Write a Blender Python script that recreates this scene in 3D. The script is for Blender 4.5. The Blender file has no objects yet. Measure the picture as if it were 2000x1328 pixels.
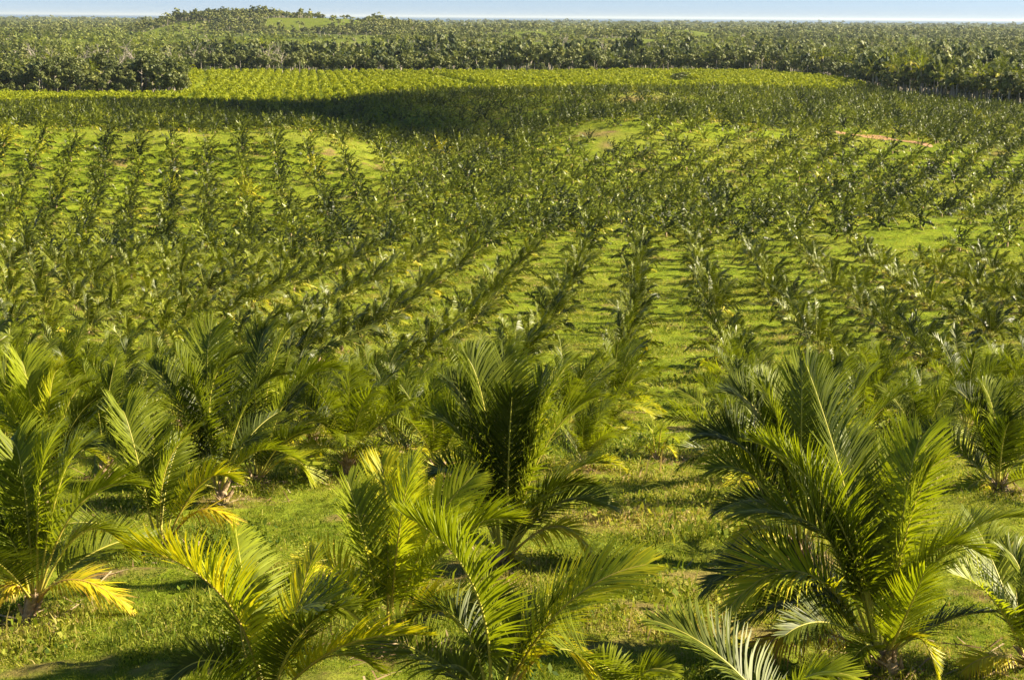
import bpy, math, random
import numpy as np
from mathutils import Matrix, Vector

R = math.radians
RNG = np.random.default_rng(7)
random.seed(7)
sc = bpy.context.scene
COL = sc.collection

# ------------------------------------------------------------------ camera
CAMZ, FPX, PITCH, ROLL = 40.0, 3000.0, R(11.86), 0.0068
cd = bpy.data.cameras.new('camera'); cam = bpy.data.objects.new('camera', cd); COL.objects.link(cam)
cd.sensor_width = 36.0; cd.lens = 36.0 * FPX / 2000.0; cd.clip_start = 0.5; cd.clip_end = 300000
CM = Matrix.Translation((0, 0, CAMZ)) @ Matrix.Rotation(R(90) - PITCH, 4, 'X') @ Matrix.Rotation(ROLL, 4, 'Z')
cam.matrix_world = CM
sc.camera = cam
C3 = np.array(CM.to_3x3())

def ray(px, py):
    d = C3 @ np.array([(px - 1000) / FPX, -(py - 664) / FPX, -1.0])
    return d / d[1]                       # scaled so that Y = 1

def at(px, py, D):
    return np.array([0, 0, CAMZ]) + ray(px, py) * D

def project(P):
    q = (np.asarray(P, float) - np.array([0, 0, CAMZ])) @ C3
    w = np.minimum(q[..., 2], -1e-3)
    return 1000 - FPX * q[..., 0] / w, 664 + FPX * q[..., 1] / w

# ------------------------------------------------------------------ noise
def vnoise(x, y, seed=0):
    xi = np.floor(x).astype(np.int64); yi = np.floor(y).astype(np.int64)
    xf = x - xi; yf = y - yi
    def h(a, b):
        n = (a * 374761393 + b * 668265263 + seed * 1442695041) & 0x7fffffff
        n = ((n ^ (n >> 13)) * 1274126177) & 0x7fffffff
        return ((n ^ (n >> 16)) & 0xffff) / 65535.0
    u = xf * xf * (3 - 2 * xf); v = yf * yf * (3 - 2 * yf)
    return (h(xi, yi) * (1 - u) + h(xi + 1, yi) * u) * (1 - v) + (h(xi, yi + 1) * (1 - u) + h(xi + 1, yi + 1) * u) * v

# ------------------------------------------------------------------ terrain
CP = []
def col(px, *rows):
    for py, D in rows: CP.append(at(px, py, D))
col(0, (1215, 37), (1000, 50), (880, 62), (760, 88), (650, 122), (560, 165), (500, 220), (450, 275), (400, 300), (340, 322), (285, 340), (262, 352), (203, 650), (188, 735))
col(310, (1085, 43), (950, 55), (850, 70), (740, 105), (650, 130), (580, 165), (500, 228), (440, 288), (400, 308), (350, 324), (300, 338), (272, 348), (205, 640), (189, 735), (147, 1000))
col(620, (1325, 29), (1100, 42), (950, 54), (850, 71), (740, 106), (660, 132), (580, 168), (500, 222), (440, 280), (400, 302), (350, 322), (305, 338), (285, 346), (215, 600), (190, 680), (147, 1020))
col(840, (440, 262), (390, 290), (350, 320), (300, 375), (260, 440), (225, 520), (200, 585), (180, 660), (146, 1030))
col(1000, (1325, 29.5), (1110, 40), (1000, 49), (900, 62), (850, 72), (780, 95), (740, 105), (680, 125), (600, 160), (530, 195), (470, 235), (430, 262), (390, 285), (350, 312), (300, 360), (250, 440), (215, 520), (185, 640), (145, 1040))
col(1250, (1320, 30), (1100, 40), (900, 62), (780, 95), (680, 125), (600, 160), (530, 195), (470, 237), (430, 262), (390, 285), (350, 310), (300, 345), (275, 362), (248, 392), (215, 480), (180, 640), (141, 1040))
col(1500, (1080, 41), (900, 62), (780, 94), (680, 125), (600, 160), (530, 198), (470, 238), (430, 266), (390, 290), (340, 325), (295, 360), (262, 395), (225, 480), (185, 620), (150, 940))
col(1740, (1330, 31), (1050, 43), (900, 60), (780, 93), (700, 118), (600, 160), (530, 200), (470, 238), (430, 265), (390, 290), (340, 328), (290, 372), (262, 400), (235, 470), (200, 600))
col(2000, (1330, 31), (1050, 43), (900, 60), (780, 92), (700, 116), (600, 158), (530, 200), (470, 238), (430, 265), (390, 292), (340, 330), (290, 380), (250, 440), (222, 520))
for X, Y, Z in ((-84, 362, 13.6), (-90, 385, 11.2), (-100, 430, 8.8), (-124, 520, 8.5), (-160, 430, 9.0), (-135, 385, 11.5), (-45, 385, 11), (-42, 450, 9.3), (-72, 430, 9.0), (-52, 362, 13.2)):
    CP.append(np.array([X, Y, Z]))
for u in (-.42, -.2, 0, .2, .42):
    for Y in (1300, 2000, 4000):
        CP.append(np.array([u * Y, Y, 4.0]))
    CP.append(np.array([u * 12, 12, 30.5 + u])); CP.append(np.array([u * 4, 4, 33]))
CP = np.array(CP)
def uv(X, Y): return np.stack([np.clip(X / Y, -.45, .45) * 2.5, np.log(Y)], -1)
_c = uv(CP[:, 0], CP[:, 1])
def _k(r2): return np.where(r2 > 1e-12, 0.5 * r2 * np.log(np.maximum(r2, 1e-12)), 0)
n = len(CP)
_A = np.zeros((n + 3, n + 3))
_A[:n, :n] = _k(((_c[:, None] - _c[None]) ** 2).sum(-1)) + np.eye(n) * 0.002
_A[:n, n] = 1; _A[:n, n + 1:] = _c; _A[n, :n] = 1; _A[n + 1:, :n] = _c.T
_w = np.linalg.solve(_A, np.concatenate([CP[:, 2], np.zeros(3)]))

def ground(X, Y):
    X = np.asarray(X, float); Y = np.maximum(np.asarray(Y, float), 3.0)
    shp = X.shape; X = X.ravel(); Y = Y.ravel(); out = np.empty(X.shape)
    for i in range(0, len(X), 20000):
        p = uv(X[i:i + 20000], Y[i:i + 20000])
        out[i:i + 20000] = _k(((p[:, None] - _c[None]) ** 2).sum(-1)) @ _w[:n] + _w[n] + p @ _w[n + 1:]
    f = np.clip((Y - 1100) / 500, 0, 1)
    out = out * (1 - f) + 4.0 * f
    # small humps
    out += (vnoise(X / 9, Y / 9, 3) - .5) * .5 * np.clip(Y / 60, .2, 1) * (1 - f)
    mf = np.clip((190 - Y) / 80, 0, 1)
    out += mf * ((vnoise(X / 1.25, Y / 1.25, 51) - .5) * .22 + (vnoise(X / .55, Y / .55, 52) - .5) * .10)
    # far wooded hill with a cleared shoulder, low rise far on the other side
    g = lambda x, y, sx, sy, h: h * np.exp(-((X - x) / sx) ** 2 - ((Y - y) / sy) ** 2)
    out += g(-605, 3000, 80, 260, 23) + g(-510, 3000, 75, 260, 25) + g(-425, 3000, 70, 260, 15) + g(-335, 3000, 95, 260, 25) + g(-690, 3050, 120, 260, 6) + g(-215, 3000, 110, 260, 10)
    out += g(25, 2850, 80, 240, 12) + g(150, 2150, 90, 220, 8) + g(330, 3100, 60, 300, 13)
    out += g(-1150, 2600, 330, 500, 9) + g(30, 4200, 220, 300, 6) + g(1300, 4300, 900, 700, 5) + f * (vnoise(X / 260, Y / 420, 8) - .5) * 3
    out += g(30, 388, 40, 26, 3.2) + g(-22, 455, 40, 32, -4.5) + g(-5, 560, 90, 40, 2.5) + g(95, 360, 40, 24, 2.0) + g(70, 250, 40, 16, 1.8) + g(20, 310, 30, 22, -2.2)
    coast = 15000 + 3500 * (vnoise(X / 2500, Y * 0, 5) - .5) + 1500 * (vnoise(X / 700, Y * 0, 6) - .5)
    out = np.where(Y > 9000, 4 - 6 * np.clip((Y - coast + 1500) / 1500, 0, 1), out)
    return out.reshape(shp)

def hit(px, py, D0=10, D1=1500):
    d = ray(px, py)
    ys = np.geomspace(D0, D1, 900)
    dz = CAMZ + d[2] * ys - ground(d[0] * ys, ys)
    i = int(np.argmax(dz < 0))
    y = ys[i]
    return np.array([d[0] * y, y, float(ground(np.array([d[0] * y]), np.array([y]))[0])])

# ------------------------------------------------------------------ mesh helpers
def mesh(name, V, F, tint=None, mat=None, smooth=False):
    V = np.asarray(V, np.float32); F = np.asarray(F, np.int32)
    me = bpy.data.meshes.new(name)
    k = F.shape[1]
    me.vertices.add(len(V)); me.vertices.foreach_set('co', V.ravel())
    me.loops.add(F.size); me.loops.foreach_set('vertex_index', F.ravel())
    me.polygons.add(len(F)); me.polygons.foreach_set('loop_start', np.arange(0, F.size, k, dtype=np.int32))
    me.update(calc_edges=True)
    if smooth: me.polygons.foreach_set('use_smooth', np.ones(len(F), bool))
    if tint is not None:
        a = me.attributes.new('tint', 'FLOAT', 'POINT'); a.data.foreach_set('value', np.asarray(tint, np.float32))
    if mat is not None:
        for m in (mat if isinstance(mat, (list, tuple)) else [mat]): me.materials.append(m)
    return me

class Geo:
    """collects quads with a tint per vertex and a material index per face"""
    def __init__(s): s.V = []; s.F = []; s.T = []; s.M = []; s.n = 0
    def add(s, V, F, T, m=0):
        s.V.append(V); s.F.append(F + s.n); s.T.append(np.broadcast_to(T, (len(V),)).astype(np.float32)); s.M.append(np.full(len(F), m, np.int32)); s.n += len(V)
        return s
    def arrays(s): return np.concatenate(s.V), np.concatenate(s.F), np.concatenate(s.T), np.concatenate(s.M)
    def mesh(s, name, mats, smooth=False):
        V, F, T, M = s.arrays(); me = mesh(name, V, F, T, mats, smooth)
        if len(set(M.tolist())) > 1 or M[0]: me.polygons.foreach_set('material_index', M)
        return me

def scatter_mesh(name, variants, which, P, rz, S, dt, mats):
    """one merged mesh of many small plants; variants = list of array tuples"""
    g = Geo()
    for v, (V, F, T, M) in enumerate(variants):
        i = np.nonzero(which == v)[0]
        if not len(i): continue
        c, s = np.cos(rz[i])[:, None], np.sin(rz[i])[:, None]
        sx = S[i] if S.ndim == 2 else np.repeat(S[i][:, None], 3, 1)
        x = V[None, :, 0] * sx[:, :1]; y = V[None, :, 1] * sx[:, 1:2]; z = V[None, :, 2] * sx[:, 2:]
        W = np.stack([x * c - y * s, x * s + y * c, z], -1) + P[i][:, None]
        FF = F[None] + (np.arange(len(i)) * len(V))[:, None, None]
        g.V.append(W.reshape(-1, 3)); g.F.append(FF.reshape(-1, 4) + g.n)
        g.T.append((T[None] + dt[i][:, None]).ravel().astype(np.float32)); g.M.append(np.tile(M, len(i))); g.n += W.shape[0] * W.shape[1]
    return g.mesh(name, mats)

def tube(pts, rad, sides=6):
    pts = np.asarray(pts, float); rad = np.broadcast_to(rad, (len(pts),))
    T = np.gradient(pts, axis=0); T /= np.linalg.norm(T, axis=1, keepdims=True) + 1e-9
    ref = np.array([0.31, 0.95, 0.05]) if abs(T[:, 2]).mean() > .6 else np.array([0.05, 0.1, 1.0])
    A = np.cross(T, ref); A /= np.linalg.norm(A, axis=1, keepdims=True) + 1e-9
    B = np.cross(T, A)
    th = np.arange(sides) * 2 * math.pi / sides
    V = pts[:, None] + rad[:, None, None] * (A[:, None] * np.cos(th)[None, :, None] + B[:, None] * np.sin(th)[None, :, None])
    m = len(pts); F = []
    i = np.arange(m - 1)[:, None] * sides; j = np.arange(sides)[None]; j2 = (j + 1) % sides
    F = np.stack([i + j, i + j2, i + sides + j2, i + sides + j], -1).reshape(-1, 4)
    return V.reshape(-1, 3), F

def obj(name, me, parent=None, loc=None):
    o = bpy.data.objects.new(name, me); COL.objects.link(o)
    if parent is not None: o.parent = parent
    if loc is not None: o.location = loc
    return o

def tag(o, label=None, cat=None, group=None, kind=None):
    if label: o['label'] = label
    if cat: o['category'] = cat
    if group: o['group'] = group
    if kind: o['kind'] = kind
    return o

# ------------------------------------------------------------------ materials
def nodes(name):
    m = bpy.data.materials.new(name); m.use_nodes = True
    nt = m.node_tree; nt.nodes.clear()
    out = nt.nodes.new('ShaderNodeOutputMaterial')
    return m, nt, out

def ramp(nt, stops, src):
    r = nt.nodes.new('ShaderNodeValToRGB'); e = r.color_ramp.elements
    while len(e) < len(stops): e.new(.5)
    for k, (p, c) in enumerate(stops): e[k].position = p; e[k].color = (*c, 1)
    nt.links.new(src, r.inputs[0]); return r.outputs[0]

def leaf_mat(name, stops, rough=.4, spec=.5, trans=.35, warm=(1.15, 1.1, .6), rand=.12, noise=0.0):
    m, nt, out = nodes(name); L = nt.links.new
    at_ = nt.nodes.new('ShaderNodeAttribute'); at_.attribute_name = 'tint'
    oi = nt.nodes.new('ShaderNodeObjectInfo')
    ma = nt.nodes.new('ShaderNodeMath'); ma.operation = 'MULTIPLY_ADD'; ma.inputs[1].default_value = rand; L(oi.outputs['Random'], ma.inputs[0]); L(at_.outputs['Fac'], ma.inputs[2])
    c = ramp(nt, stops, ma.outputs[0])
    p = nt.nodes.new('ShaderNodeBsdfPrincipled'); L(c, p.inputs['Base Color']); p.inputs['Roughness'].default_value = rough
    p.inputs['Specular IOR Level'].default_value = spec
    t = nt.nodes.new('ShaderNodeBsdfTranslucent')
    mm = nt.nodes.new('ShaderNodeMix'); mm.data_type = 'RGBA'; mm.blend_type = 'MULTIPLY'; mm.inputs[0].default_value = 1
    L(c, mm.inputs[6]); mm.inputs[7].default_value = (*[w * 1.5 for w in warm], 1); L(mm.outputs[2], t.inputs[0])
    mx = nt.nodes.new('ShaderNodeMixShader'); mx.inputs[0].default_value = trans
    L(p.outputs[0], mx.inputs[1]); L(t.outputs[0], mx.inputs[2]); L(mx.outputs[0], out.inputs[0])
    return m

PALM_STOPS = [(0, (.017, .029, .003)), (.22, (.062, .084, .007)), (.45, (.30, .34, .014)), (.72, (.62, .53, .022)), (.88, (.56, .42, .03)), (1, (.28, .14, .05))]
M_PALM = leaf_mat('palm_leaflets', PALM_STOPS, .46, .30, .32, (1.15, 1.15, .4), .10)
M_PALM_SHADED = leaf_mat('palm_leaflets_shaded', [(0, (.010, .019, .003)), (.22, (.052, .068, .006)), (.45, (.22, .25, .012)), (.72, (.55, .47, .022)), (.88, (.50, .32, .03)), (1, (.28, .14, .05))], .42, .26, .12, (1.15, 1.15, .4), .18)  # darker leaf copy for mid and far palms, core shade put into colour
M_RIB = leaf_mat('palm_midrib', [(0, (.34, .33, .07)), (.5, (.52, .47, .08)), (1, (.55, .33, .07))], .45, .4, .1)
M_TREE = leaf_mat('tree_leaves', [(0, (.032, .052, .014)), (.35, (.105, .125, .028)), (.65, (.20, .215, .05)), (1, (.29, .29, .09))], .55, .3, .14)
M_LOW = leaf_mat('low_plantation_leaves', [(0, (.10, .13, .026)), (.5, (.20, .235, .045)), (1, (.32, .33, .08))], .6, .25, .15)
M_ORCH = leaf_mat('orchard_leaves', [(0, (.15, .19, .008)), (.5, (.30, .33, .012)), (1, (.44, .42, .03))], .55, .15, .3)
M_GRASS = leaf_mat('grass_leaves', [(0, (.045, .080, .008)), (.4, (.165, .215, .018)), (.75, (.36, .36, .05)), (1, (.44, .33, .15))], .6, .1, .3)

def bark_mat(name, c1, c2, scale):
    m, nt, out = nodes(name); L = nt.links.new
    tc = nt.nodes.new('ShaderNodeTexCoord'); nz = nt.nodes.new('ShaderNodeTexNoise'); nz.inputs['Scale'].default_value = scale; nz.inputs['Detail'].default_value = 6
    L(tc.outputs['Object'], nz.inputs['Vector'])
    c = ramp(nt, [(.3, c1), (.7, c2)], nz.outputs[0])
    p = nt.nodes.new('ShaderNodeBsdfPrincipled'); L(c, p.inputs['Base Color']); p.inputs['Roughness'].default_value = .9
    b = nt.nodes.new('ShaderNodeBump'); b.inputs['Strength'].default_value = .6; L(nz.outputs[0], b.inputs['Height']); L(b.outputs[0], p.inputs['Normal'])
    L(p.outputs[0], out.inputs[0]); return m
M_PTRUNK = bark_mat('palm_trunk_fibre', (.20, .13, .07), (.55, .40, .24), 9)
M_BARK = bark_mat('tree_bark', (.20, .17, .13), (.42, .37, .29), 2)
M_PALE = bark_mat('pale_bark', (.34, .28, .22), (.55, .48, .40), 2)

def ground_mat():
    m, nt, out = nodes('ground_cover'); L = nt.links.new
    geo = nt.nodes.new('ShaderNodeNewGeometry')
    def noise(scale, det=5, rough=.6, off=0):
        mp = nt.nodes.new('ShaderNodeMapping'); mp.inputs['Location'].default_value = (off, off * 1.7, 0); L(geo.outputs['Position'], mp.inputs[0])
        z = nt.nodes.new('ShaderNodeTexNoise'); z.inputs['Scale'].default_value = scale; z.inputs['Detail'].default_value = det; z.inputs['Roughness'].default_value = rough
        L(mp.outputs[0], z.inputs['Vector']); return z.outputs[0]
    def mix(f, a, b):
        x = nt.nodes.new('ShaderNodeMix'); x.data_type = 'RGBA'
        (L(f, x.inputs[0]) if not isinstance(f, float) else setattr(x.inputs[0], 'default_value', f))
        for v, s in ((a, 6), (b, 7)):
            (setattr(x.inputs[s], 'default_value', (*v, 1)) if isinstance(v, tuple) else L(v, x.inputs[s]))
        return x.outputs[2]
    def band(src, lo, hi):
        r = nt.nodes.new('ShaderNodeMapRange'); r.interpolation_type = 'SMOOTHSTEP'; r.inputs[1].default_value = lo; r.inputs[2].default_value = hi; L(src, r.inputs[0]); return r.outputs[0]
    fine = noise(3.2, 8, .7); mid = noise(.35, 5, .6, 11); big = noise(.03, 4, .55, 31); dirt = noise(.16, 7, .68, 57)
    g = ramp(nt, [(.3, (.045, .078, .008)), (.45, (.150, .205, .013)), (.58, (.255, .305, .020)), (.74, (.38, .36, .070))], fine)
    g2 = ramp(nt, [(.34, (.075, .125, .008)), (.50, (.195, .26, .014)), (.66, (.31, .34, .026))], mid)
    c = mix(.55, g, g2)
    c = mix(band(big, .45, .68), c, mix(.45, c, (.33, .31, .05)))
    d = band(dirt, .57, .67)
    dirtc = ramp(nt, [(.3, (.16, .085, .045)), (.7, (.40, .25, .13))], fine)
    c = mix(d, c, mix(.75, c, dirtc))
    att = nt.nodes.new('ShaderNodeAttribute'); att.attribute_name = 'bare'
    c = mix(att.outputs['Fac'], c, mix(.7, c, dirtc))
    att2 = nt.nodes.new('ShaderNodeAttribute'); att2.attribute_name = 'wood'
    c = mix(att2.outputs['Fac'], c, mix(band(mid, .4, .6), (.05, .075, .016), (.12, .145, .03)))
    p = nt.nodes.new('ShaderNodeBsdfPrincipled'); L(c, p.inputs['Base Color']); p.inputs['Roughness'].default_value = .9; p.inputs['Specular IOR Level'].default_value = .05
    b = nt.nodes.new('ShaderNodeBump'); b.inputs['Strength'].default_value = .9; b.inputs['Distance'].default_value = .25; L(fine, b.inputs['Height'])
    b2 = nt.nodes.new('ShaderNodeBump'); b2.inputs['Strength'].default_value = .8; b2.inputs['Distance'].default_value = .8; L(mid, b2.inputs['Height']); L(b.outputs[0], b2.inputs['Normal']); L(b2.outputs[0], p.inputs['Normal'])
    L(p.outputs[0], out.inputs[0]); return m

# ------------------------------------------------------------------ zones, read in the frame of the camera's own view of the land
def inpoly(px, py, poly):
    inside = np.zeros(np.shape(px), bool); k = len(poly)
    for i in range(k):
        x1, y1 = poly[i]; x2, y2 = poly[(i + 1) % k]
        c = ((y1 > py) != (y2 > py)) & (px < (x2 - x1) * (py - y1) / (y2 - y1 + 1e-9) + x1)
        inside ^= c
    return inside

def ppx(X, Y): return 1000 + FPX * X / (Y * math.cos(PITCH) + .01)      # rough screen column of a world azimuth

def wood_edge(px):
    """distance at which the woods begin, by azimuth"""
    return np.interp(px, [-800, 0, 345, 362, 900, 1500, 1640, 1700, 1780, 1860, 1950, 2050, 2800], [740, 742, 738, 1045, 1055, 1000, 860, 745, 665, 620, 575, 555, 520])
def orchard_edge(px):
    """distance at which the coconut palms stop and the orchard begins"""
    return np.interp(px, [-800, 0, 300, 560, 800, 900, 1000, 1300, 1640, 1700, 1780, 1860, 1950, 2050, 2800], [600, 600, 615, 625, 640, 650, 645, 640, 665, 730, 655, 610, 565, 545, 510])

def clearing(x, y): return (vnoise(x / 85 + 3, y / 230, 19) * .75 + vnoise(x / 30, y / 70, 20) * .25 > .57) & (y > 1330) & (y < 6000)
# ground sheet
az = np.concatenate([np.linspace(-1.15, -.42, 26)[:-1], np.linspace(-.42, .42, 420), np.linspace(.42, 1.15, 26)[1:]])
rr = np.concatenate([np.geomspace(3, 30, 20)[:-1], np.geomspace(30, 110, 330)[:-1], np.geomspace(110, 1300, 300)[:-1], np.geomspace(1300, 6000, 90)[:-1], np.geomspace(6000, 90000, 60)])
AZ, RR = np.meshgrid(az, rr)
GX, GY = RR * np.tan(AZ) , RR
GX = np.where(np.abs(AZ) < .43, RR * np.tan(AZ), GX)
GZ = ground(GX, GY)
nr, na = AZ.shape
idx = np.arange(nr * na).reshape(nr, na)
GF = np.stack([idx[:-1, :-1], idx[:-1, 1:], idx[1:, 1:], idx[1:, :-1]], -1).reshape(-1, 4)
gm = mesh('ground', np.stack([GX, GY, GZ], -1).reshape(-1, 3), GF, None, ground_mat(), True)
gpx, gpy = project(np.stack([GX, GY, GZ], -1))
def blob(px, py, x, y, sx, sy): return np.exp(-((px - x) / sx) ** 2 - ((py - y) / sy) ** 2)
BARE = [(1250, 195, 60, 9), (1185, 284, 16, 8), (1480, 275, 30, 4), (1275, 203, 14, 4), (1345, 200, 14, 3), (1400, 228, 10, 4), (1950, 300, 20, 6), (1165, 262, 40, 7)]
bare = np.zeros(GX.shape)
for b in BARE: bare = np.maximum(bare, blob(gpx, gpy, *b) * (GY > 300) * (GY < 700))
SOIL = [(1312, 985, 40), (1335, 1125, 60), (1235, 1190, 60), (330, 1300, 60), (1290, 1045, 40), (1210, 1255, 50), (600, 1130, 60), (1040, 1180, 60), (1340, 905, 50), (1320, 840, 60), (200, 1120, 60), (1440, 1240, 60), (90, 1300, 70), (690, 1010, 60)]
SOIL = [(*at(a, b, float(hit(a, b, 20, 200)[1]))[:2], w / 3000 * 42) for a, b, w in SOIL]
def soil(X, Y):
    o_ = np.zeros(np.shape(X)); w_ = (vnoise(X * 1.1, Y * 1.1, 61) - .5) * 1.3 + (vnoise(X * 3.3, Y * 3.3, 62) - .5) * .7
    for a, b, r_ in SOIL: o_ = np.maximum(o_, np.clip(1.25 - np.sqrt(((X - a) / 1.6) ** 2 + (Y - b) ** 2) / r_ + w_, 0, 1))
    return o_
near_ = GY < 130
bare[near_] = np.maximum(bare[near_], .85 * soil(GX[near_], GY[near_]))
pxg = ppx(GX, GY)
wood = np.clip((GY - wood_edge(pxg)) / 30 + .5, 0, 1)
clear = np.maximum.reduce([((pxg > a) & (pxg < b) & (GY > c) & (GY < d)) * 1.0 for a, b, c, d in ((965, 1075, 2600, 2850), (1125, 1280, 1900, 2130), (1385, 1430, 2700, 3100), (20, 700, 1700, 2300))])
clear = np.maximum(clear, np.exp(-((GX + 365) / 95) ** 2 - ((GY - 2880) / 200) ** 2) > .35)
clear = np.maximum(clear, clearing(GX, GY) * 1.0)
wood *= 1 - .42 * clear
for nm, v in (('bare', bare), ('wood', wood)):
    a = gm.attributes.new(nm, 'FLOAT', 'POINT'); a.data.foreach_set('value', v.astype(np.float32).ravel())
tag(obj('ground', gm), kind='structure')

# sea
m_sea, nt, out = nodes('sea_water'); p = nt.nodes.new('ShaderNodeBsdfPrincipled'); p.inputs['Base Color'].default_value = (.02, .085, .18, 1); p.inputs['Roughness'].default_value = .35; nt.links.new(p.outputs[0], out.inputs[0])
sv = np.array([(-140000, 9500, .5), (140000, 9500, .5), (140000, 150000, .5), (-140000, 150000, .5)], float)
tag(obj('sea', mesh('sea', sv, np.array([[0, 1, 2, 3]]), None, m_sea)), kind='structure')
# pale mudflat / lagoon in front of the sea
m_mud, nt, out = nodes('pale_lagoon'); p = nt.nodes.new('ShaderNodeBsdfPrincipled'); p.inputs['Base Color'].default_value = (.42, .38, .36, 1); p.inputs['Roughness'].default_value = .4; nt.links.new(p.outputs[0], out.inputs[0])
xs = np.linspace(-620, 520, 24); th = np.interp(xs, [-620, -400, 100, 520], [0.02, 1, .8, .02])
yb = 7600 + 120 * vnoise(xs / 150, xs * 0, 2); V = np.concatenate([np.stack([xs, yb - 420 * th, 4.9 + 0 * xs], -1), np.stack([xs, yb + 420 * th, 4.9 + 0 * xs], -1)])
i = np.arange(23); tag(obj('lagoon', mesh('lagoon', V, np.stack([i, i + 1, i + 25, i + 24], -1), None, m_mud)), kind='structure')

# ------------------------------------------------------------------ palm fronds
WIND = np.array([1.0, .25, .12])
def nrm(a): return a / (np.linalg.norm(a, axis=-1, keepdims=True) + 1e-9)

def frond_geo(pts, side, nL=48, Lmax=.95, wid=.024, droop=.45, wind=.35, roll=0., dihed=.45, tint=.2, tip=.0, seg=3, t0=.2, rng=RNG, rib=(.032, .006), ribsides=4, spread=(68, 46), wav=1.0):
    pts = np.asarray(pts, float); m = len(pts); t = np.linspace(0, 1, m)
    T = nrm(np.gradient(pts, axis=0))
    tl = np.clip(np.linspace(t0, .992, nL)[None] + rng.normal(0, .004, (2, nL)), 0, .995).ravel()
    sg = np.repeat([1., -1.], nL)
    P = np.stack([np.interp(tl, t, pts[:, k]) for k in range(3)], -1)
    TT = nrm(np.stack([np.interp(tl, t, T[:, k]) for k in range(3)], -1))
    B = nrm(side[None] - (TT @ side)[:, None] * TT); N = np.cross(B, TT)
    ro = (roll * np.clip(tl * 1.6, 0, 1))[:, None]
    B, N = B * np.cos(ro) + N * np.sin(ro), N * np.cos(ro) - B * np.sin(ro)
    ang = (R(spread[0]) - R(spread[1]) * tl ** 1.2) + rng.normal(0, .07, len(tl)) + wav * .10 * np.sin(tl * rng.uniform(9, 22) + sg * 2 + rng.uniform(0, 6))
    de = dihed + rng.normal(0, .10, len(tl)) + wav * .18 * np.sin(tl * rng.uniform(6, 16) + sg + rng.uniform(0, 6))
    d0 = np.cos(ang)[:, None] * TT + np.sin(ang)[:, None] * (sg[:, None] * B * np.cos(de)[:, None] + N * np.sin(de)[:, None])
    q = np.clip((tl - t0 + .07) / (1 - t0 + .07), 0, 1)
    L = Lmax * (.30 + .72 * np.sin(math.pi * q ** .8) ** .8) * (1 + rng.normal(0, .06, len(tl))) * np.where(rng.random(len(tl)) < .05, rng.uniform(.3, .8, len(tl)), 1)
    prof = {1: [1, .25], 2: [.8, 1, .12], 3: [.7, 1, .8, .08], 4: [.6, 1, .95, .65, .06]}[seg]
    rows = []; p = P.copy(); dr = np.abs(rng.normal(1, .4, len(tl))) * (1 + .5 * np.sin(tl * rng.uniform(8, 20) + rng.uniform(0, 6)))
    for k in range(seg + 1):
        s = k / seg
        d = nrm(d0 + (s ** 1.2) * (droop * dr[:, None] * np.array([0, 0, -1.]) + wind * WIND))
        if k: p = p + d * (L / seg)[:, None]
        w = nrm(TT - (TT * d).sum(-1, keepdims=True) * d) * (wid * prof[k])
        rows += [p - w, p + w]
    V = np.stack(rows, 1)                                # M, 2(seg+1), 3
    M_ = len(tl); base = (np.arange(M_) * 2 * (seg + 1))[:, None]
    F = np.concatenate([np.stack([base[:, 0] + 2 * k, base[:, 0] + 2 * k + 1, base[:, 0] + 2 * k + 3, base[:, 0] + 2 * k + 2], -1) for k in range(seg)])
    ti = tint + rng.normal(0, .03 if tint < .42 else .10, M_)[:, None] + tip * (np.linspace(0, 1, seg + 1) ** 2).repeat(2)[None] * (.5 + .7 * q[:, None])
    rv, rf = tube(pts, np.interp(t, [0, .12, 1], [rib[0] * 1.5, rib[0], rib[1]]), ribsides)
    return (V.reshape(-1, 3), F, ti.ravel().astype(np.float32)), (rv, rf)

def arc(elev, azm, length, bend, windr=.25, m=18, base=(0, 0, 0), side_curve=0.):
    """a rachis that leaves the heart at ELEV and bows down by BEND towards its tip"""
    t = np.linspace(0, 1, m); e = elev - bend * t ** 1.5; a = azm + side_curve * t
    d = np.stack([np.cos(e) * np.cos(a), np.cos(e) * np.sin(a), np.sin(e)], -1)
    d = nrm(d + windr * (t ** 1.5)[:, None] * WIND)
    p = np.concatenate([[(0, 0, 0)], np.cumsum((d[1:] + d[:-1]) / 2 * (length / (m - 1)), axis=0)])
    return p + np.asarray(base)

def side_of(azm): return np.array([math.sin(azm), -math.cos(azm), 0.])

def frond_specs(rng, n, size=1.0, wide=0):
    out = []; a0 = rng.uniform(0, 6.28)
    for k in range(n):
        f = k / (n - 1)
        out.append(dict(elev=R(86 - 72 * f ** 1.3 if not wide else 82 - 78 * f ** 1.0) + rng.normal(0, .07), azm=a0 + k * 2.39996 + rng.normal(0, .15),
                        length=size * (3.6 + .5 * math.sin(math.pi * min(1, f * 1.3)) - .5 * (f > .85)) * rng.uniform(.9, 1.08), bend=R(16 + 56 * f) * rng.uniform(.7, 1.25),
                        roll=rng.uniform(-.8, .8), tint=(.14 + .12 * rng.random() + .06 * f) if f < .76 else rng.uniform(.24, .52), tip=.07 if f < .7 else rng.uniform(.12, .32), f=f))
    return out

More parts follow.
